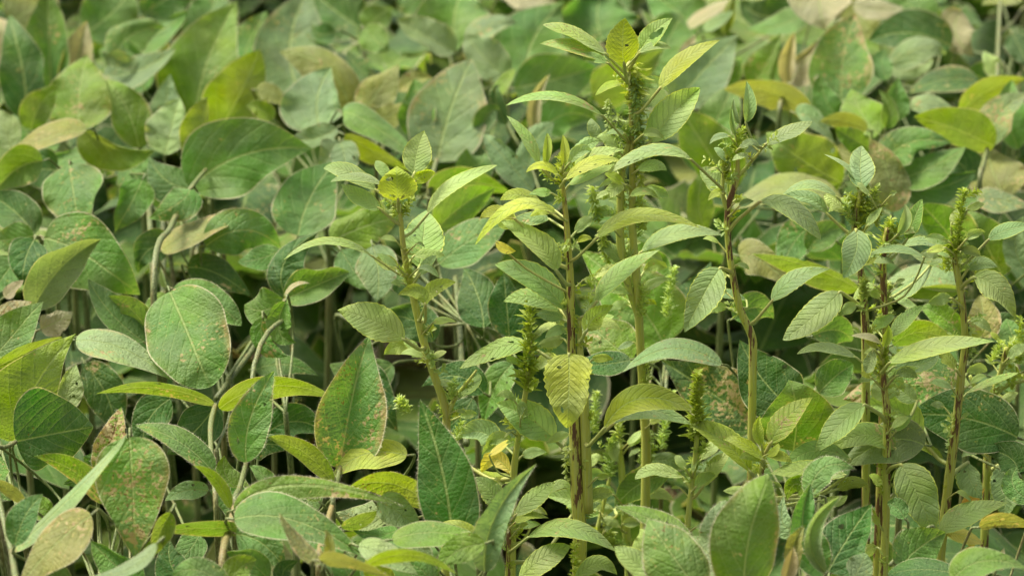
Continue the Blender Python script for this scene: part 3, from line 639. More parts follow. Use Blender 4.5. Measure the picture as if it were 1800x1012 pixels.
# ------------------------------------------------------------------ soybeans: H = node the leaf stalks spring from, L = traced leaflet, T = visible stem or stalk
SOY = r"""
@bushy soybean plant filling the top left corner, its dark leaf curled along one edge|120,330
L 45 207 40 125 12 24 34 38 .0 d z=-25,15
L 90 155 86 60 84 -25 34 32 -.02 s
L 122 155 140 90 152 36 24 25 .05 t
L 55 228 68 190 102 150 24 22 -.02 b u
L 138 230 140 160 153 97 50 52 -.06 b sp=.35
L 152 228 70 248 -8 296 14 23 -.08 o sp=.5
L 75 283 25 300 -12 345 30 28 -.03 b u
L 30 150 10 80 -5 30 25 25 .15 t
L 105 250 60 240 20 200 20 20 .06 s
L 20 260 5 220 -15 190 22 22 .03 g
L 170 260 130 280 60 270 20 20 .05 s
@soybean plant with two heart-shaped leaflets hanging point down, left of the picture|112,300
L 122 290 130 345 140 406 50 49 -.02 s sp=.35
L 250 316 228 362 200 408 30 28 .0 s
L 100 300 60 300 10 320 28 30 .05 d
L 210 290 240 310 262 350 30 30 .08 s
T 122,295,4 120,330,4 112,400,4
@soybean plant whose upright folded leaf shows a lime underside, before a tall pointed leaf|335,345
L 145 226 205 262 272 264 8 36 -.07 y u
L 244 260 222 190 185 139 26 30 -.05 b sp=.3
L 290 272 302 222 316 172 36 24 -.03 g
L 361 304 356 236 364 171 33 8 -.10 y u
L 335 331 430 272 551 262 62 54 -.06 s sp=.12
L 333 331 290 315 262 275 32 26 -.05 d
L 334 333 312 358 262 384 32 25 -.08 s sp=.4
T 362,298,3.5 348,315,4 335,332,4.5 300,400,5 270,520,6
@soybean plant of two tall bright overlapping pointed leaves, upper left|370,260
L 342 208 366 105 417 2 64 52 .0 b sp=.15 wv=.4
L 378 242 420 170 457 88 44 36 .03 y u wv=.4
L 300 240 292 190 300 130 28 28 .06 p
L 255 160 220 110 170 90 35 35 .1 s
@blurred soybean plant behind the tall bright leaves, its leaves lying flat and greyish|240,190
L 215 85 260 70 330 20 25 25 .05 s
L 200 100 235 60 290 50 30 30 .02 s
L 180 130 240 125 310 85 25 25 .0 p
L 190 95 220 110 240 100 15 15 -.03 p
L 150 60 200 20 230 -20 40 40 .1 s
L 250 30 300 -5 350 -20 30 30 .08 d
L 330 70 370 20 380 -20 30 30 .1 s
L 20 40 60 10 100 -20 40 40 .1 o
@soybean plant with a large pale leaf crossed by a folded olive one, near the top|560,260
L 525 158 510 75 545 -25 52 66 .06 p sp=.35 wv=.5
L 617 205 578 122 492 92 42 26 .02 o sp=.25 wv=.6
L 562 226 558 170 583 117 52 44 -.04 p sp=.1
L 452 160 480 165 506 192 13 15 .02 o
L 592 225 555 243 505 246 16 20 -.04 p
L 600 250 585 270 560 292 24 24 -.02 p
L 598 250 606 280 604 312 22 20 -.03 p
L 602 198 655 220 762 300 20 22 .0 s
L 606 238 660 268 722 300 10 20 -.03 y u
L 430 100 440 70 470 20 30 30 .1 s
L 480 210 455 190 430 185 14 14 .03 y
@soybean plant with a yellow-blotched leaf, small among the dark gaps at the top|660,215
L 640 200 668 155 702 113 28 30 .0 o sp=.75
L 655 215 690 200 708 180 18 20 .03 o
L 720 240 735 190 728 140 28 26 .02 s
L 650 130 630 120 610 90 20 20 .15 d
L 700 160 730 140 760 138 14 12 .05 o sp=.8
@soybean plant with a heart-shaped pair of leaflets at the top edge|640,60
L 640 50 664 74 684 88 22 22 .0 b
L 640 50 664 30 690 12 22 26 .01 b
L 636 50 590 20 540 -25 34 38 .05 d
L 590 55 560 60 540 40 18 18 .05 d
@soybean plant with broad dark blurred leaves above the single bronze-edged leaf|800,100
L 800 88 800 20 825 -35 55 60 .04 s
L 800 92 745 62 698 35 20 28 .0 p
L 892 138 850 100 818 62 26 30 .0 p
L 820 75 860 45 908 38 17 20 .02 p sp=.6
L 862 176 885 145 905 120 10 11 .0 b
L 885 -5 930 -8 985 10 20 22 .06 t
L 750 0 720 -10 700 -30 30 30 .1 s
L 870 130 860 110 865 85 12 12 .04 b
@soybean plant with one upright pale leaf edged in bronze, above the left weed|755,340
L 768 284 792 192 829 103 56 58 .0 p sp=.5 wv=.4
T 768,280,4 760,310,5 755,340,5
L 755 340 820 320 900 340 22 24 .06 b u
L 740 330 715 330 690 350 22 22 .08 s
L 760 350 800 360 870 350 30 30 .05 s
L 800 300 840 290 850 270 28 28 .1 s
@soybean plant of very broad blurred leaves left of the tallest weed|930,250
L 930 152 935 75 992 3 62 64 .08 s sp=.1 wv=.4
L 905 155 975 140 1048 118 40 42 .05 s wv=.4
L 941 236 940 180 968 129 9 11 -.03 t
L 936 336 885 275 849 235 22 22 -.05 p
L 930 300 940 250 975 215 24 24 .0 p
L 950 230 1000 200 1050 215 30 30 .08 s
L 840 240 860 200 880 195 16 14 .06 d
L 890 220 870 170 880 150 12 12 .04 d
@blurred soybean plant directly behind the top of the tallest weed|1080,180
L 1060 72 1050 20 1068 -30 62 60 .1 s
L 1232 62 1190 20 1130 -20 38 38 .06 s
L 1040 165 1090 140 1166 88 30 30 .04 y u
L 1188 182 1240 120 1298 62 44 44 .0 p wv=.4
L 1150 130 1180 60 1200 30 35 35 .08 s
L 1255 170 1285 130 1300 100 20 20 .05 b
L 1240 250 1270 190 1290 150 30 30 .06 s
@soybean plant with tan withered strips beside a dark rolled leaf at the top edge|1260,70
L 1208 50 1250 22 1295 -5 12 10 .02 t
L 1236 52 1262 38 1290 18 9 9 .0 p
L 1274 62 1282 20 1292 -12 9 10 .0 y u
L 1420 5 1350 30 1302 0 30 32 .04 d
L 1415 20 1370 45 1310 50 18 20 .02 s
L 1220 110 1210 90 1225 60 14 14 .03 t
@soybean plant showing a broad lime leaf behind the curled-top weed|1290,330
L 1290 335 1240 260 1196 190 40 46 .05 y u sp=.12
L 1480 322 1410 282 1348 232 42 44 .03 y u sp=.2
L 1240 405 1228 355 1240 300 22 24 .08 y u
L 1425 202 1350 162 1272 158 22 17 .0 o u
L 1320 152 1348 112 1372 58 28 24 .05 b
L 1240 300 1225 250 1235 200 25 25 .12 s
L 1480 360 1390 330 1288 368 26 26 .08 o
L 1400 240 1380 210 1340 200 18 18 .05 g
@soybean plant with withered tan leaves under a pale leaf hanging from the top edge|1385,150
L 1386 150 1420 105 1480 52 20 26 .0 t
L 1384 148 1384 105 1398 58 14 10 .0 t
L 1448 -40 1440 5 1452 53 46 50 -.03 t wv=.4
L 1500 8 1545 18 1590 14 18 16 .03 t
L 1530 -5 1560 5 1600 -10 16 20 .08 s
T 1386,148,4 1378,170,5 1370,200,5
@soybean plant with one upright leaf heavily blotched with straw patches, top right|1480,230
L 1480 185 1482 100 1504 25 48 42 -.02 s sp=.8 wv=.4
L 1482 210 1455 182 1440 130 26 18 -.06 s
L 1545 235 1515 200 1498 156 42 34 -.06 b
L 1556 225 1562 190 1545 158 12 14 -.08 b
L 1580 212 1575 175 1580 135 18 20 -.07 s
L 1600 190 1640 180 1686 205 12 20 -.03 g
L 1524 228 1480 212 1440 214 14 12 -.04 o u
L 1530 262 1500 245 1468 225 18 16 -.06 b u
L 1400 200 1430 210 1470 260 16 16 .0 g
@blurred soybean plant with dark rounded leaves and one catching the light, top right|1640,130
L 1672 82 1600 58 1528 72 32 36 .05 d wv=.5
L 1568 116 1620 84 1666 95 18 24 .02 p wv=.5
L 1560 115 1600 120 1640 105 18 18 .05 g
L 1720 145 1660 140 1596 165 20 20 .06 d sp=.4
L 1690 20 1680 60 1715 98 28 28 .05 t
L 1560 140 1550 110 1560 90 16 16 .0 s
L 1540 60 1510 20 1530 -20 30 30 .08 o
L 1640 40 1600 10 1560 -20 30 30 .12 s
@soybean plant beside a tall leggy stem in the top right corner|1755,160
T 1752,170,4 1755,80,4 1758,0,4
T 1760,60,3 1780,40,3 1805,20,3
L 1800 -5 1760 -5 1725 10 14 16 -.02 o
L 1760 140 1740 110 1730 90 14 14 .05 e
L 1700 125 1740 140 1770 130 25 25 .1 d
L 1780 60 1795 90 1810 120 20 20 .05 d
@soybean plant with a squared lime leaf beside a speckled pale one, right border|1735,270
L 1747 258 1680 228 1606 206 20 34 -.05 y u wv=.4
L 1732 258 1758 200 1806 165 26 24 -.04 p sp=.75
L 1688 198 1738 160 1806 138 20 18 .0 y u
L 1790 262 1772 200 1780 140 22 26 .0 s
L 1770 350 1745 300 1738 255 40 46 .08 o sp=.3
L 1715 346 1760 352 1815 362 18 22 .03 p sp=.5
L 1700 320 1690 290 1650 280 28 28 .06 d
T 1735,262,4 1728,290,5 1722,320,5
@soybean plant with crinkled grey-green leaves right of a bronzed spotted leaf|1570,320
L 1568 372 1562 310 1528 243 32 28 .0 o sp=.8
L 1553 290 1600 250 1674 252 26 28 -.04 s
L 1580 316 1645 290 1698 258 24 26 -.02 s
L 1590 330 1650 330 1720 300 30 30 .03 s
L 1510 300 1490 270 1470 262 20 22 .04 o
@soybean plant with big lime leaves behind the weed with the slender pale spike|1680,500
L 1705 470 1665 410 1618 358 42 46 .03 b u
L 1762 485 1730 425 1690 368 40 38 .05 b u
L 1800 470 1785 430 1800 380 24 24 .0 p
L 1690 502 1620 485 1558 496 20 20 .04 g sp=.4
L 1688 508 1630 515 1575 512 14 12 .05 y u
L 1510 508 1420 468 1322 446 26 8 .0 y u wv=.3
L 1300 450 1340 460 1400 510 28 28 .1 o
L 1430 400 1400 420 1370 480 30 30 .1 s
L 1420 440 1450 410 1490 400 22 22 .05 s
@soybean plant with a small speckled leaf wedged between two pigweeds at the right|1700,600
L 1690 588 1655 556 1620 540 20 24 .0 b sp=.3
L 1724 592 1728 555 1722 518 26 28 .03 o sp=.6
L 1570 606 1620 584 1682 608 20 18 .03 b u
L 1800 640 1780 590 1770 560 25 25 .05 s
L 1430 590 1470 580 1500 600 25 25 .08 s
@soybean plant whose broad leaf is flecked with pinkish scars, behind the right weeds|1600,720
L 1695 680 1600 676 1482 702 50 42 .03 s sp=.85 wv=.5
L 1788 768 1700 735 1602 728 50 50 .06 d wv=.5
L 1625 782 1560 775 1485 820 34 34 .08 p
L 1440 690 1470 660 1500 640 28 28 .08 s
L 1740 600 1760 570 1800 560 25 25 .1 d
L 1790 830 1770 800 1720 790 30 30 .1 d
@soybean plant with a dark leaf overlapping a fresh lime one, right of the centre|1400,780
L 1402 722 1345 672 1300 597 48 50 -.06 d k=s
L 1395 792 1400 725 1388 668 62 62 .0 b u
L 1332 742 1250 690 1162 632 52 56 .14 d sp=.7
L 1268 640 1180 612 1094 655 17 16 -.06 g
L 1290 560 1330 540 1360 560 26 26 .03 s
L 1430 850 1450 820 1500 810 30 30 .1 s
@soybean plant with a broad veined leaf speckled rust, behind the central weed's stem|1165,640
L 1166 604 1110 520 1018 438 62 64 .0 b sp=.42 wv=.5
L 1112 632 1070 600 1025 556 40 42 .03 b sp=.3 wv=.5
L 1108 632 1060 640 1008 640 18 20 .0 d
T 1168,600,4 1172,640,4 1170,700,4 z
L 1165 500 1130 460 1080 430 35 35 .06 b
L 1180 560 1220 520 1250 460 30 30 .1 d
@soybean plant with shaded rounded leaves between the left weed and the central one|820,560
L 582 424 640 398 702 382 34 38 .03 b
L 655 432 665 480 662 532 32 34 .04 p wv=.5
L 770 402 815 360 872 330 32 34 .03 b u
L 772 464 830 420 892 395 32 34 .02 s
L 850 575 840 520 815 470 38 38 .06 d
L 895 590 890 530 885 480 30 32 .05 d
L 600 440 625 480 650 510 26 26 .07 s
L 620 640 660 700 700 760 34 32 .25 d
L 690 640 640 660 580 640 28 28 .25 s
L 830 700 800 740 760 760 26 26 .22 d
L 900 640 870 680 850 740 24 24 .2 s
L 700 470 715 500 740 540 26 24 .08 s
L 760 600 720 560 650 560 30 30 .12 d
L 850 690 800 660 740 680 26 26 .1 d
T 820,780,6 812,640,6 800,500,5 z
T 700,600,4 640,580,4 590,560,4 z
@soybean plant with a pale pointed folded leaf at the left border|45,600
L 58 545 108 470 178 421 34 34 -.08 p sp=.1 z=-20,-4
L -8 625 32 578 72 530 40 34 -.07 s sp=.1
L -10 562 25 545 56 530 17 16 -.04 t sp=.7
L 72 578 100 565 126 548 22 22 .02 t
L 8 522 25 506 42 492 11 11 .0 t
L 110 720 122 680 132 640 24 24 .03 g
@soybean plant with a very broad rounded leaf below the hanging heart-shaped pair, left|70,425
L 78 418 150 448 240 518 58 58 .0 s sp=.2 wv=.5
L 60 412 30 375 -20 340 34 34 -.02 d
L 60 414 25 420 -20 425 26 26 -.01 s
L 60 422 45 455 38 502 32 30 -.02 d
L 30 460 10 480 -15 520 26 26 .03 s
T 60,416,3.5 75,420,4 95,440,4 100,520,5
@soybean plant whose lime leaf glows above a dark blue-green leaf, left border|28,780
L 25 778 60 685 128 587 66 42 -.10 y u sp=.12 wv=.4
L -25 655 35 625 108 592 14 26 -.08 y u
L 28 776 95 762 163 750 76 60 -.06 d wv=.6 sp=.1
T 28,776,4 10,785,4 -20,790,5
@soybean plant with a big oval leaf hanging point down beneath torn young leaves, left|290,505
L 298 512 332 590 368 680 64 66 -.04 s sp=.4 wv=.5 k=r
L 305 508 372 530 425 572 26 32 .0 s sp=.2
L 252 600 195 550 155 490 16 30 .0 s
L 262 588 232 545 190 520 22 24 .02 b u
L 133 598 215 612 302 668 20 24 -.03 g sp=.35
L 290 515 270 540 240 560 16 16 .03 b
L 290 505 286 490 282 468 5 5 .0 g
@soybean plant of tall stalks and an olive crinkled leaf, in the left half|400,600
L 284 441 360 400 443 378 22 20 -.02 o sp=.6
L 362 432 430 404 492 435 36 40 .0 s
L 492 440 455 455 418 460 20 20 -.02 s
L 524 414 545 348 588 284 52 48 .0 s sp=.15 wv=.4
L 330 470 380 480 440 520 26 26 .1 d
L 300 430 260 440 240 480 28 28 .1 d
T 268,620,6 270,500,6 268,380,5 z
T 285,560,5 288,450,5 290,380,4 z
T 335,520,4 345,450,4 352,400,4 z
T 370,540,4 382,470,4 392,430,4 z
T 380,700,5 440,620,5 480,570,5 z
@soybean plant with chewed puckered leaves round a very dark cupped leaf|500,640
L 503 522 500 460 560 408 22 40 -.05 d wv=.5
L 500 526 560 500 613 478 34 24 -.03 s sp=.2
L 500 527 462 545 430 535 30 36 -.03 s
L 502 530 490 580 520 602 22 20 -.04 s rag=.2
L 462 560 465 600 505 625 12 22 -.03 s rag=.15
L 500 520 520 500 545 498 4 4 -.05 t
T 500,528,4 500,560,4 440,700,5
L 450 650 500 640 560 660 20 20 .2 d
@soybean plant with leaflets held level like wings showing lime undersides, lower left|378,712
L 378 711 280 682 168 692 13 13 -.03 y u
L 386 718 480 678 590 700 18 22 -.02 y u
L 376 716 340 760 290 800 34 34 .12 d
T 378,712,5 370,750,5 372,810,5 380,900,5
@hairy soybean shoot with a folded upright leaf on a brown stem, lower left|405,900
L 433 812 440 735 482 652 30 34 -.12 s hair sp=.45 wv=.5 z=-14,-16
T 433,812,4 422,855,5 412,892,5.5 h
T 412,890,6.5 404,930,7 390,1010,7 b h
L 585 850 535 795 470 768 17 20 -.03 y u hair
L 413 895 520 852 708 888 16 24 -.12 b u hair sp=.45 z=10,-14
L 475 857 462 835 438 818 12 14 -.04 s
L 404 893 378 843 339 818 11 14 -.12 y u hair
L 374 828 312 774 238 748 14 20 -.10 s hair sp=.3
L 480 912 420 885 368 862 32 30 .0 s
L 440 930 350 928 270 935 15 14 -.04 b u
L 412 912 520 915 645 982 34 30 -.10 s hair sp=.2
L 415 938 462 955 502 1002 34 34 -.02 s
L 470 1015 435 985 398 970 24 24 -.04 s
L 366 862 325 862 290 880 14 16 .0 g
L 440 870 400 840 395 800 20 20 .05 b
L 500 1020 500 1000 525 985 16 16 -.06 d
L 395 1040 420 1000 450 985 24 22 -.08 b
L 350 940 330 970 300 1000 24 24 .04 s
L 540 940 580 960 630 950 20 22 .0 s
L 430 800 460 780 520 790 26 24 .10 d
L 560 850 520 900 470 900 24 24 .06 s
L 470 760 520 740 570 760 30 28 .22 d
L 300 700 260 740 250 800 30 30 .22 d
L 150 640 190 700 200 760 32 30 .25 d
@hairy soybean shoot with a broad upright bronzed leaf, left of the dark smooth leaf|590,870
L 598 822 618 705 648 588 48 62 -.12 s hair sp=.55 wv=.4
T 598,820,4 592,850,4.5 585,890,5 h
T 585,885,5 570,940,6 560,1012,6 b h
L 757 890 690 850 612 858 26 22 -.05 y u hair
L 715 800 640 798 582 842 24 20 .0 v pm
L 600 925 635 915 662 898 12 12 -.04 b u
L 700 890 650 910 590 900 26 26 .02 g
L 560 880 540 860 520 870 14 14 .02 b
@blurred hairy soybean tip with a curled bronze leaf at the lower border|580,1000
L 562 990 520 955 490 900 9 13 -.22 o hair sp=.7
L 565 985 600 985 690 1015 14 14 -.22 o u hair
L 570 990 580 960 572 930 9 9 -.22 o hair
L 620 1030 600 990 560 960 20 20 -.04 s
L 690 1035 660 1000 650 970 22 20 .0 v pm
L 760 1035 740 1000 700 990 20 20 .0 s
L 640 995 720 975 805 1010 12 14 -.16 y u hair
L 630 960 680 975 735 1010 18 18 -.08 g
L 665 955 700 965 728 990 10 11 -.05 s
@soybean plant with a single smooth dark green leaf held upright at the lower centre|800,970
L 795 955 778 830 738 702 44 50 -.14 h hair sp=.04 wv=.35 dd=25 z=-10,-10
L 852 1003 872 905 943 815 24 26 -.16 p hair wv=.4 z=-16,-10
L 690 948 765 935 852 950 16 20 -.10 b
L 852 955 800 970 770 1005 22 24 -.12 b
L 755 990 730 970 700 960 20 20 -.03 g
L 665 880 700 900 740 930 26 24 -.02 g
L 700 930 660 940 620 930 12 12 -.02 s
L 840 960 800 935 740 935 20 20 -.04 v pm
@leafy soybean clump filling the lower left corner with a broad scarred leaf hanging down|170,900
L 228 768 234 870 238 985 58 58 -.14 s sp=.5 wv=.4 dd=-25 z=6,8
L 172 832 196 775 211 716 24 26 -.12 y sp=1.0 hair
L 22 968 135 862 224 762 8 18 -.20 g
L 26 958 45 905 76 868 26 22 -.18 d
L 182 885 130 828 58 802 18 26 -.12 b u sp=.6
L 160 905 95 958 30 1035 40 32 -.16 o sp=.8
L 45 885 15 860 -15 845 12 12 -.12 o u
L 275 955 225 1000 150 1015 12 12 -.2 p
L 400 1030 340 1000 300 1020 20 20 -.1 s
T 20,968,5 10,930,5 -10,850,6 h
T 20,965,5 25,1000,6 30,1030,6 h
L 300 900 280 940 270 980 20 12 -.14 y u
L 180 850 200 830 240 820 20 20 .0 b
L 90 900 60 890 20 890 18 18 .0 b
L 150 900 130 930 100 940 20 20 -.05 g
L 250 1030 200 990 160 950 26 26 -.02 s
L 330 1035 300 990 300 950 28 26 .02 d
L 120 1035 80 1005 40 1000 24 24 -.06 s
L 0 800 -10 840 20 880 26 26 .02 s
L 180 790 160 830 110 850 26 26 .06 s
@soybean plant with a pale edged pointed leaf and a narrow one, at the lower border|1235,1040
L 1232 1045 1175 965 1140 914 52 44 -.14 s hair wv=.5
L 1218 958 1150 915 1079 889 12 19 -.10 b hair
L 1285 1015 1248 975 1214 942 34 34 -.08 p
L 1170 1030 1120 990 1080 960 22 22 -.04 k pm
L 1110 980 1130 950 1125 930 12 14 -.05 k pm
@soybean plant with a large glowing pointed leaf rising from the lower border|1310,1050
L 1308 1045 1318 940 1355 836 60 48 -.18 b u hair sp=.35 wv=.4 dd=-20
L 1282 985 1262 930 1278 880 30 26 -.10 p hair
L 1395 930 1375 915 1380 870 20 18 -.08 g
L 1400 1000 1395 960 1415 925 16 14 -.10 o hair rag=.2
L 1380 1020 1390 985 1395 960 12 12 -.12 t hair
@soybean plant with a twisted crinkled leaf in the lower right half|1455,1030
L 1449 1008 1412 940 1425 850 26 36 -.10 s hair
L 1450 1005 1425 935 1478 872 14 15 -.17 g hair
L 1422 870 1450 820 1505 825 18 22 -.14 s hair
L 1456 1003 1490 945 1532 885 42 44 -.07 d hair
L 1500 1015 1515 990 1520 970 22 22 -.05 p
L 1440 870 1400 850 1385 880 20 20 -.0 b
@soybean plant with a pale rounded leaf under crossing pigweed leaves, lower right|1600,1020
L 1583 998 1612 965 1662 935 38 40 .0 s
T 1565,992,4 1600,955,4 1642,930,3
L 1690 1010 1620 1000 1560 1010 16 16 .03 d
L 1590 910 1575 890 1560 885 16 16 .08 s
@soybean plant with bright young leaves in the lower right corner|1740,1030
L 1675 1018 1730 985 1810 1000 22 20 -.12 b
L 1722 926 1760 915 1815 925 16 14 -.04 o u sp=.5
L 1752 1000 1758 985 1765 962 11 11 -.08 t hair
L 1695 1008 1688 995 1680 985 9 8 -.1 t hair
L 1810 880 1780 850 1790 820 20 20 .03 s
"""
def fields(block):
    out = []
    for ln in block.strip().splitlines():
        if ln.startswith('@'): out.append((ln[1:].split('|'), []))
        else: out[-1][1].append(ln.split())
    return out
def spike(parent, p0, p1, width, n, col, alpha, rng, name='flower_spike', fl=.8):
    """Amaranth flower spike: whorls of small folded bract leaves and prickly flower grains round an axis."""
    V, Fc = [], []; ax = p1 - p0; L = ax.length; t = ax.normalized(); a = t.orthogonal().normalized(); b = t.cross(a)
    def bract(o, d, ln, w, bend):
        s = d.cross(t)
        if s.length < .01: s = d.cross(a)
        s.normalize(); nn = s.cross(d).normalized(); i = len(V)
        for f, k in ((0, .12), (.28, .75), (.58, 1), (.82, .55)):
            c = o + d * ln * f + nn * (bend * ln * f * f); V.extend([c - s * w * k + nn * w * k * .5, c, c + s * w * k + nn * w * k * .5])
        V.append(o + d * ln + nn * bend * ln)
        for q in range(3):
            for r in range(2): Fc.append((i + q * 3 + r, i + q * 3 + r + 1, i + q * 3 + r + 4, i + q * 3 + r + 3))
        Fc.append((i + 9, i + 10, i + 12)); Fc.append((i + 10, i + 11, i + 12))
    n = int(n * .95); nb = max(8, int(n * .42))
    for q in range(nb):
        f = (q + rng.random()) / nb; an = q * 2.4 + rng.uniform(-.4, .4); tap = (.28 + .72 * (1 - f) ** .7) * rng.uniform(.75, 1.2)
        out = (a * math.cos(an) + b * math.sin(an)); d = (out * rng.uniform(.6, 1) + t * rng.uniform(.25, .9) + Vector((0, 0, rng.uniform(-.1, .2)))).normalized()
        ln = width * tap * rng.uniform(.5, 1.15)
        bract(p0 + ax * f, d, ln, ln * rng.uniform(.12, .20), rng.uniform(-.45, .2))
    for q in range(int(n * fl)):
        f = rng.random() ** .9; an = rng.uniform(0, 6.28); tap = .30 + .45 * (1 - f)
        out = (a * math.cos(an) + b * math.sin(an)); r = width * .42 * tap * rng.random() ** .5
        d = (out + t * rng.uniform(.1, 1.2)).normalized(); ln = rng.uniform(.0025, .0055)
        bract(p0 + ax * f + out * r, d, ln, ln * .3, rng.uniform(-.3, .3))
    return mesh_obj(name, V, Fc, M_SPIKE, parent, p0.copy(), col[:3] + (alpha,), smooth=False)

def build_pigs():
    for idx, (hd, rows) in enumerate(fields(PIG)):
        rng = random.Random(100 + idx); off = float(hd[0]); D0 = 2.98 + off
        dref = lambda y: D0 + (y - 506) * D0 / F * math.tan(PITCH)
        P = lambda s: [float(q) for q in s.split(',')]
        def path(toks):
            pts, rad = [], []
            for s in toks:
                x, y, r = P(s); pts.append(at(x, y, dref(y))); rad.append(r * dref(y) / F)
            return pts, rad
        srow = [r for r in rows if r[0] == 'S'][0]; al, ck = srow[-1].split('|')[1:] if '|' in srow[-1] else (0, 'e')
        srow = srow[:-1] + [srow[-1].split('|')[0]]
        pts, rad = path(srow[1:])
        base = Vector((pts[0].x + rng.uniform(-.01, .01), pts[0].y + .02, -.03))
        down = base.lerp(pts[0], .5) + Vector((rng.uniform(-.01, .01), 0, 0))
        pts = [base, down] + pts; rad = [v * .86 for v in [rad[0] * 1.15, rad[0] * 1.08] + rad]
        pl = thing('pigweed', base, hd[1], 'weed', 'pigweeds standing above the soybeans')
        sc = COL['v' if ck in 'ev' else 'k']; sc = (.47, .50, .07)
        st, spts = tube('stem', pts, rad, pl, jitter(sc, rng, float(al), .08), rng=rng, wob=.15)
        bp = list(spts[12:])
        for r in rows:
            if r[0] == 'B':
                q, w = path(r[1:]); o, b = tube('branch', q, w, pl, jitter(sc, rng, float(al) * .6, .08), sub=5); bp += b
        lo, hi = 24, len(bp) - 1
        ys = [float(v.split(',')[1]) for v in srow[1:]]; top = min(ys); bot = min(max(ys), 1000)
        cand = [q for q in bp if top - 5 < proj(q)[1] < bot]
        for j in range(int((bot - top) / 25)):
            q = cand[rng.randrange(len(cand))]; an = rng.uniform(0, 6.28)
            dv = Vector((math.cos(an), math.sin(an) * .6, rng.uniform(.3, 1.1))).normalized(); ln = rng.uniform(.006, .02)
            spike(pl, q, q + dv * ln, rng.uniform(.006, .0105), rng.randrange(14, 30), jitter(COL[rng.choice('kve')], rng, 1, .1), rng.uniform(.1, .6), rng, 'side_shoot', .5)
        for j in range(int((bot - top) / 25)):
            q = cand[rng.randrange(len(cand))]; qx, qy, qd = proj(q); an = rng.uniform(-.5, .9) ; sg = rng.choice((-1, 1)); ln = rng.uniform(14, 55)
            gx, gy = math.cos(an) * sg, -math.sin(an); b0 = rng.uniform(8, 24); w = ln * rng.uniform(.16, .28)
            bx, by = qx + gx * b0, qy + gy * b0
            row = ['L'] + [f'{v:.1f}' for v in (bx, by, bx + gx * ln * .5, by + gy * ln * .5 - ln * .08, bx + gx * ln, by + gy * ln + ln * rng.uniform(-.1, .3), w, w * rng.uniform(.7, 1.1))] + [f'{rng.uniform(-.02, .03):.3f}', rng.choice('kkgve')]
            rows.append(row)
        for r in rows:
            if r[0] == 'P':
                (x0, y0), (x1, y1) = P(r[1]), P(r[2]); w = float(r[3]) * D0 / F
                dz = rng.uniform(-.006, .006)
                spike(pl, at(x0, y0, dref(y0) + dz), at(x1, y1, dref(y1) + dz), w, int(r[4]), jitter(COL[r[5]], rng, 1, .08), float(r[6]) * .6, rng)
            if r[0] == 'L' and len(r) > 5:
                ob, B, dr = px_leaf(pl, r[1:], dref, rng, True)
                if 'pm' in r: continue
                x, y, d = proj(B); best = None
                for q in bp:
                    qx, qy, qd = proj(q); sc_ = math.hypot(qx - x, qy - (y + abs(qx - x) * .75 + 4))
                    if best is None or sc_ < best[0]: best = (sc_, q)
                q = best[1]; ln = (q - B).length
                if ln > .09: 
                    q = B - dr * .05 + Vector((0, .02, -.03)); ln = .05
                wl = (abs(float(r[7])) + abs(float(r[8]))) / 2
                rr = max(.0007, min(.0016, wl * .00006 + .0004))
                m = B.lerp(q, .5) - dr * ln * .12 + Vector((0, 0, -.08 * ln))
                tube('petiole', [q, m, B, B + dr * .003], [rr * 1.25, rr, rr * .9, rr * .4], ob, jitter((.40, .44, .10), rng, .1 if float(al) < .5 else .35, .1), sub=4)
build_pigs()

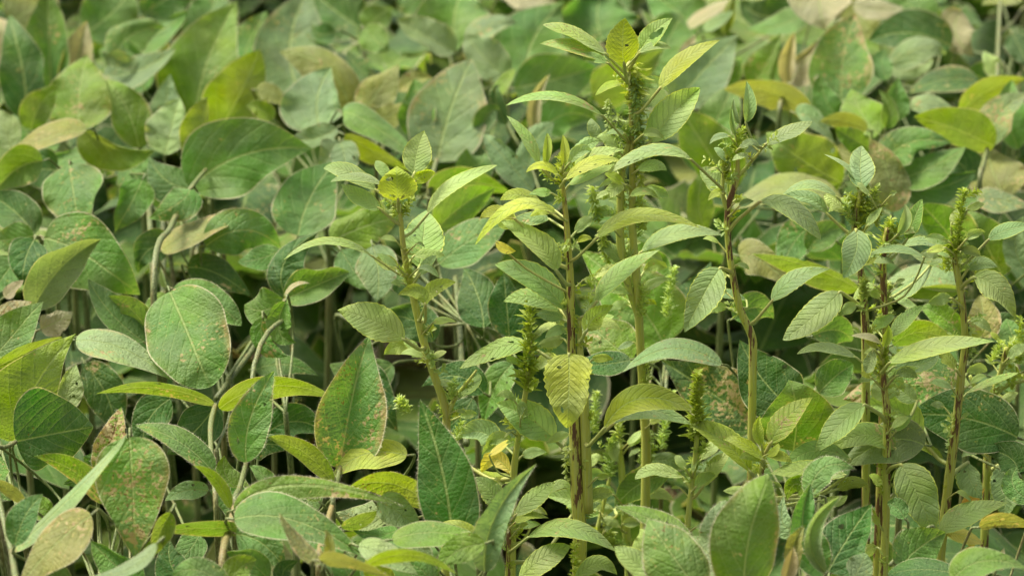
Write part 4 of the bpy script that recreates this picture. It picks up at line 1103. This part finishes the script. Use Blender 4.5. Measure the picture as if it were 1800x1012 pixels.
def build_soys():
    for idx, (hd, rows) in enumerate(fields(SOY)):
        rng = random.Random(500 + idx); hx, hy = [float(q) for q in hd[1].split(',')]
        dref = dc
        offs = [float(r[9]) for r in rows if r[0] == 'L']; mo = sorted(offs)[len(offs) // 2]
        hd_ = dc(hy) + mo + .05
        hub = at(hx, hy, hd_); hub.z = min(hub.z, .70)
        base = Vector((hub.x + rng.uniform(-.02, .02), hub.y + .03, -.03))
        pl = thing('soybean_plant', base, hd[0], 'soybean', 'soybean plants of the crop canopy')
        low = hub + Vector((rng.uniform(-.01, .01), .03, -.10))
        gcol = (.08, .105, .026)
        tube('stem', [base, base.lerp(low, .5), low, hub], [.0042, .0036, .003, .0022], pl, jitter(gcol, rng, .15, .1), wob=.1)
        vis = []
        for r in rows:
            if r[0] == 'T':
                t = [q for q in r[1:] if ',' in q]; P = []; W_ = []
                for s in t:
                    x, y, w = [float(v) for v in s.split(',')]; d = dc(y) + mo; d += .16 if 'z' in r else 0; P.append(at(x, y, d - .005)); W_.append(w * d / F)
                # stalks grow on down to the plant
                P.append(P[-1].lerp(base, .25) + Vector((0, .03, -.02))); W_.append(W_[-1])
                o, pp = tube('stalk', P, W_, pl, jitter((.20, .14, .045) if 'b' in r else (.045, .07, .014) if 'z' in r else gcol, rng, .25 if 'b' in r else .1, .08), wob=.1)  # deep stalks carry a darker green, their shade painted into the colour
                vis += pp[:2]
                if 'h' in r:
                    sp = []
                    for i in range(len(pp) - 1):
                        for _ in range(int((pp[i + 1] - pp[i]).length / .00022)):
                            n = Vector((rng.gauss(0, 1), rng.gauss(0, 1), rng.gauss(0, .4))).normalized(); n.y = -abs(n.y) if rng.random() < .5 else n.y
                            sp.append((pp[i].lerp(pp[i + 1], rng.random()) + n * W_[0] * .8, n))
                    hv, hf = hair_geo(sp, rng, .0024, .00006); mesh_obj('stalk_hairs', hv, hf, M_HAIR, o, pp[0].copy(), smooth=False)
        nodes = [hub, low, hub.lerp(low, .5)]
        for r in rows:
            if r[0] != 'L': continue
            ob, B, dr = px_leaf(pl, r[1:], dref, rng, False)
            if any((v - B).length < .02 for v in vis): continue
            q = min(nodes, key=lambda v: (v - B).length + rng.uniform(0, .03)) 
            ln = (q - B).length
            b1 = B - dr * .006 + CF * .004
            m = b1.lerp(q, .45) + CF * (.04 + .2 * ln) - dr * .01
            tube('petiole', [q, m, b1, B], [.0013, .0011, .0011, .0008], ob, jitter((.10, .14, .03), rng, .05, .1), sub=5)
build_soys()

# ------------------------------------------------------------------ the rest of the crop: whole plants deeper in the rows and beyond the frame
def soy_template(seed):
    rng = random.Random(seed); root = thing('soybean_plant', (0, 0, 0), '', 'soybean')
    H = rng.uniform(.50, .60); top = Vector((rng.uniform(-.03, .03), rng.uniform(-.03, .03), H))
    o, pts = tube('stem', [Vector((0, 0, -.03)), Vector((.01, 0, H * .4)), top], [.004, .0033, .002], root, (.10, .14, .03, .2), sub=5)
    n = 9
    for i in range(n):
        f = .25 + .75 * i / (n - 1); k = pts[int(f * (len(pts) - 1))]
        an = i * 2.4 + rng.uniform(-.5, .5); outv = Vector((math.cos(an), math.sin(an), 0))
        pl = rng.uniform(.09, .17) * (1.15 - .5 * f); e = k + outv * pl + Vector((0, 0, rng.uniform(.02, .09)))
        o, _ = tube('petiole', [k, k.lerp(e, .5) + Vector((0, 0, .02)), e], [.0015, .0012, .001], root, (.12, .18, .04, 0), sub=4)
        for j, da in enumerate((-1.25, 0, 1.25)):
            L = rng.uniform(.115, .155) * (1 if j != 1 else 1.1)
            dv = Vector((math.cos(an + da), math.sin(an + da), rng.uniform(-.35, .35))).normalized()
            b = e + (outv * .018 if j == 1 else Vector())
            # blade face looks up: build it in a frame whose forward axis points down
            tilt = Vector((rng.uniform(-.5, .5), rng.uniform(-.5, .5), -1)).normalized()
            w = L * rng.uniform(.31, .38); cup = -w * rng.uniform(0, .45)
            T = b + dv * L; M = b.lerp(T, .5) - tilt * L * rng.uniform(.02, .1)
            v, fc, uv, ed = blade(b, M, T, w, w, cup, cup * rng.uniform(.3, 1.2), None, tilt, 's', rng, False, res=(14, 4))
            ck = rng.choice(['s'] * 11 + ['d'] * 9 + ['b'] * 5 + ['y', 'o', 'n']); mesh_obj('leaf', v, fc, M_SOY, root, b.copy(), jitter(COL[ck], rng, rng.uniform(0, .4), .15), uv=uv, edge=ed)
    return root
NEAR = """small upright yellow leaf|hanging heart shaped leaf|tallest weed|curled grey tip|pale folded weed leaf|blackened tufted stem|slender pale flower spike|yellowish tufted weed|half hidden branching weed|crown of blotched leaves|neat conical spike|bushy green spike|low ribbed weed leaves|shaded flower tufts|edge curled dark leaf|heart shaped hanging pair|upright folded lime leaf|overlapping bright pointed leaves|flat greyish leaves|folded olive leaf|yellow blotched leaf|heart shaped top pair|broad dark top leaves|lone bronze edged leaf|very broad blurred leaves|tallest weed tip|tan withered strips|broad lime leaf|withered tan leaves|straw blotched upright leaf|dark rounded top leaves|leggy corner stem|squared lime leaf|crinkled grey green leaves|big lime pair|small wedged speckled leaf|pink flecked leaf|dark over lime leaves|rust speckled broad leaf|shaded rounded leaves|pale pointed folded leaf|very broad rounded leaf|glowing lime border leaf|big oval hanging leaf|olive crinkled leaf|dark cupped leaf|level wing leaves|hairy folded leaf|broad bronzed leaf|curled bronze tip|dark smooth leaf|broad scarred hanging leaf|narrow pale edged leaf|glowing lower pointed leaf|twisted crinkled leaf|pale leaf below crossing|bright corner leaves""".split('|')
SIDE = ('right of', 'left of', 'below', 'above')
# which deep plants show through: plant number, side, nearest neighbour, second neighbour
SEEN = [(29, 2, 7, 36), (30, 1, 55, 54), (31, 1, 56, 55), (36, 2, 42, 51), (37, 1, 51, 42), (38, 1, 49, 47), (39, 3, 53, 9), (40, 3, 36, 7), (41, 3, 56, 8), (47, 3, 51, 42), (48, 2, 38, 1), (49, 0, 37, 9), (50, 0, 4, 34), (51, 0, 6, 35), (57, 1, 46, 43), (58, 2, 43, 46), (59, 0, 45, 0), (60, 0, 39, 0), (61, 2, 38, 13), (62, 3, 37, 4), (63, 3, 35, 5), (64, 2, 8, 36), (65, 0, 6, 8), (69, 3, 51, 46), (70, 0, 15, 16), (71, 2, 43, 44), (72, 0, 45, 39), (73, 2, 23, 0), (74, 3, 38, 1), (75, 3, 37, 3), (76, 2, 7, 54), (77, 0, 33, 32), (78, 2, 31, 32), (81, 2, 40, 41), (82, 1, 15, 41), (83, 3, 43, 15), (84, 2, 44, 43), (85, 2, 20, 23), (86, 3, 1, 39), (87, 2, 25, 2), (88, 3, 27, 29), (89, 2, 29, 33), (90, 2, 31, 30), (91, 0, 32, 33), (94, 1, 14, 15), (95, 1, 18, 14), (96, 3, 15, 16), (97, 0, 16, 19), (98, 3, 20, 21), (99, 3, 23, 20), (100, 3, 2, 25), (101, 3, 27, 3), (102, 2, 30, 29), (103, 1, 31, 30), (104, 0, 32, 31), (109, 2, 17, 16), (110, 3, 44, 16), (111, 2, 21, 20), (112, 0, 22, 24), (113, 0, 22, 23), (114, 0, 2, 27), (115, 0, 29, 30), (116, 1, 31, 32), (117, 3, 32, 31), (118, 3, 31, 30), (122, 1, 18, 17), (123, 1, 17, 16), (124, 1, 21, 19), (126, 3, 25, 26), (127, 1, 25, 24), (128, 2, 3, 4), (129, 2, 30, 33), (130, 3, 31, 32), (134, 3, 14, 17), (135, 1, 21, 17), (136, 3, 17, 18), (137, 0, 21, 22), (138, 0, 21, 20), (142, 0, 30, 32), (143, 1, 31, 33), (148, 1, 18, 16), (149, 3, 17, 21), (155, 3, 31, 29), (169, 0, 30, 29)]
DEEP = {a: f'shaded soybean plant {SIDE[b]} the {NEAR[c]}, towards the {NEAR[d]}' for a, b, c, d in SEEN}
def scatter():
    temps = [soy_template(900 + i) for i in range(5)]; rng = random.Random(4)
    kept = 0; counts = {}
    spots = []
    y = 1.9
    while y < 6.4:
        x = -1.0
        while x < 1.0:
            spots.append((x + rng.uniform(-.05, .05), y + rng.uniform(-.07, .07))); x += .16
        y += .23
    for (x, y) in spots:
        t = temps[rng.randrange(5)]; rz = rng.uniform(0, 6.28); sc = rng.uniform(.88, 1.12)
        z_ = -.02 if y > 2.9 else -.02
        mt = Matrix.Translation((x, y, z_)) @ Matrix.Rotation(rz, 4, 'Z') @ Matrix.Scale(sc, 4)
        keep = []; seen = False
        for ch in t.children:
            w = mt @ WLOC[ch.name]; ok = True
            for cor in ch.bound_box:
                p = mt @ (WLOC[ch.name] + Vector(cor)); px, py, d = proj(p)
                if d < .6: ok = False; break
                if -60 < px < 1860 and -60 < py < 1080:
                    lim = dc(py) + .18
                    if py > 420: lim = max(lim, 3.36 if 420 < px < 1320 else 3.22)
                    if py > 540 and 230 < px < 1280: lim = 3.24 if p.z < .50 else 3.8
                    if d < lim: ok = False; break
                    seen = True
                elif -420 < px < 2220 and py <= 1080 and d < dc(py) - .02: ok = False; break
                elif py > 1080 and d < 2.72: ok = False; break
            if ch.name.startswith('stem'):
                if not ok: keep = None; break
                keep.append(ch)
            elif ok: keep.append(ch)
        if not keep or len(keep) < 5: continue
        r = t.copy(); C.objects.link(r); r.matrix_world = mt
        front = y < 3.1
        px, py, d = proj(Vector((x, y, .55)))
        inside = -100 < px < 1900
        r['label'] = 'shaded soybean plant all but hidden under the nearer leaves'
        r['group'] = 'soybean plants deep in the shaded canopy'
        if kept in DEEP: r['label'] = DEEP[kept]
        kept += 1
        for ch in keep:
            c = ch.copy(); C.objects.link(c); c.parent = r; c.location = WLOC[ch.name]
            cc = list(ch.color); v = rng.uniform(.6, .95); c.color = (cc[0] * v, cc[1] * v, cc[2] * v, cc[3])  # deep plants tinted darker at random: understory shade put into their colour
    for t in temps:
        for ch in list(t.children): bpy.data.objects.remove(ch)
        bpy.data.objects.remove(t)
    print('scattered', kept, 'objects', len(C.objects))
scatter()
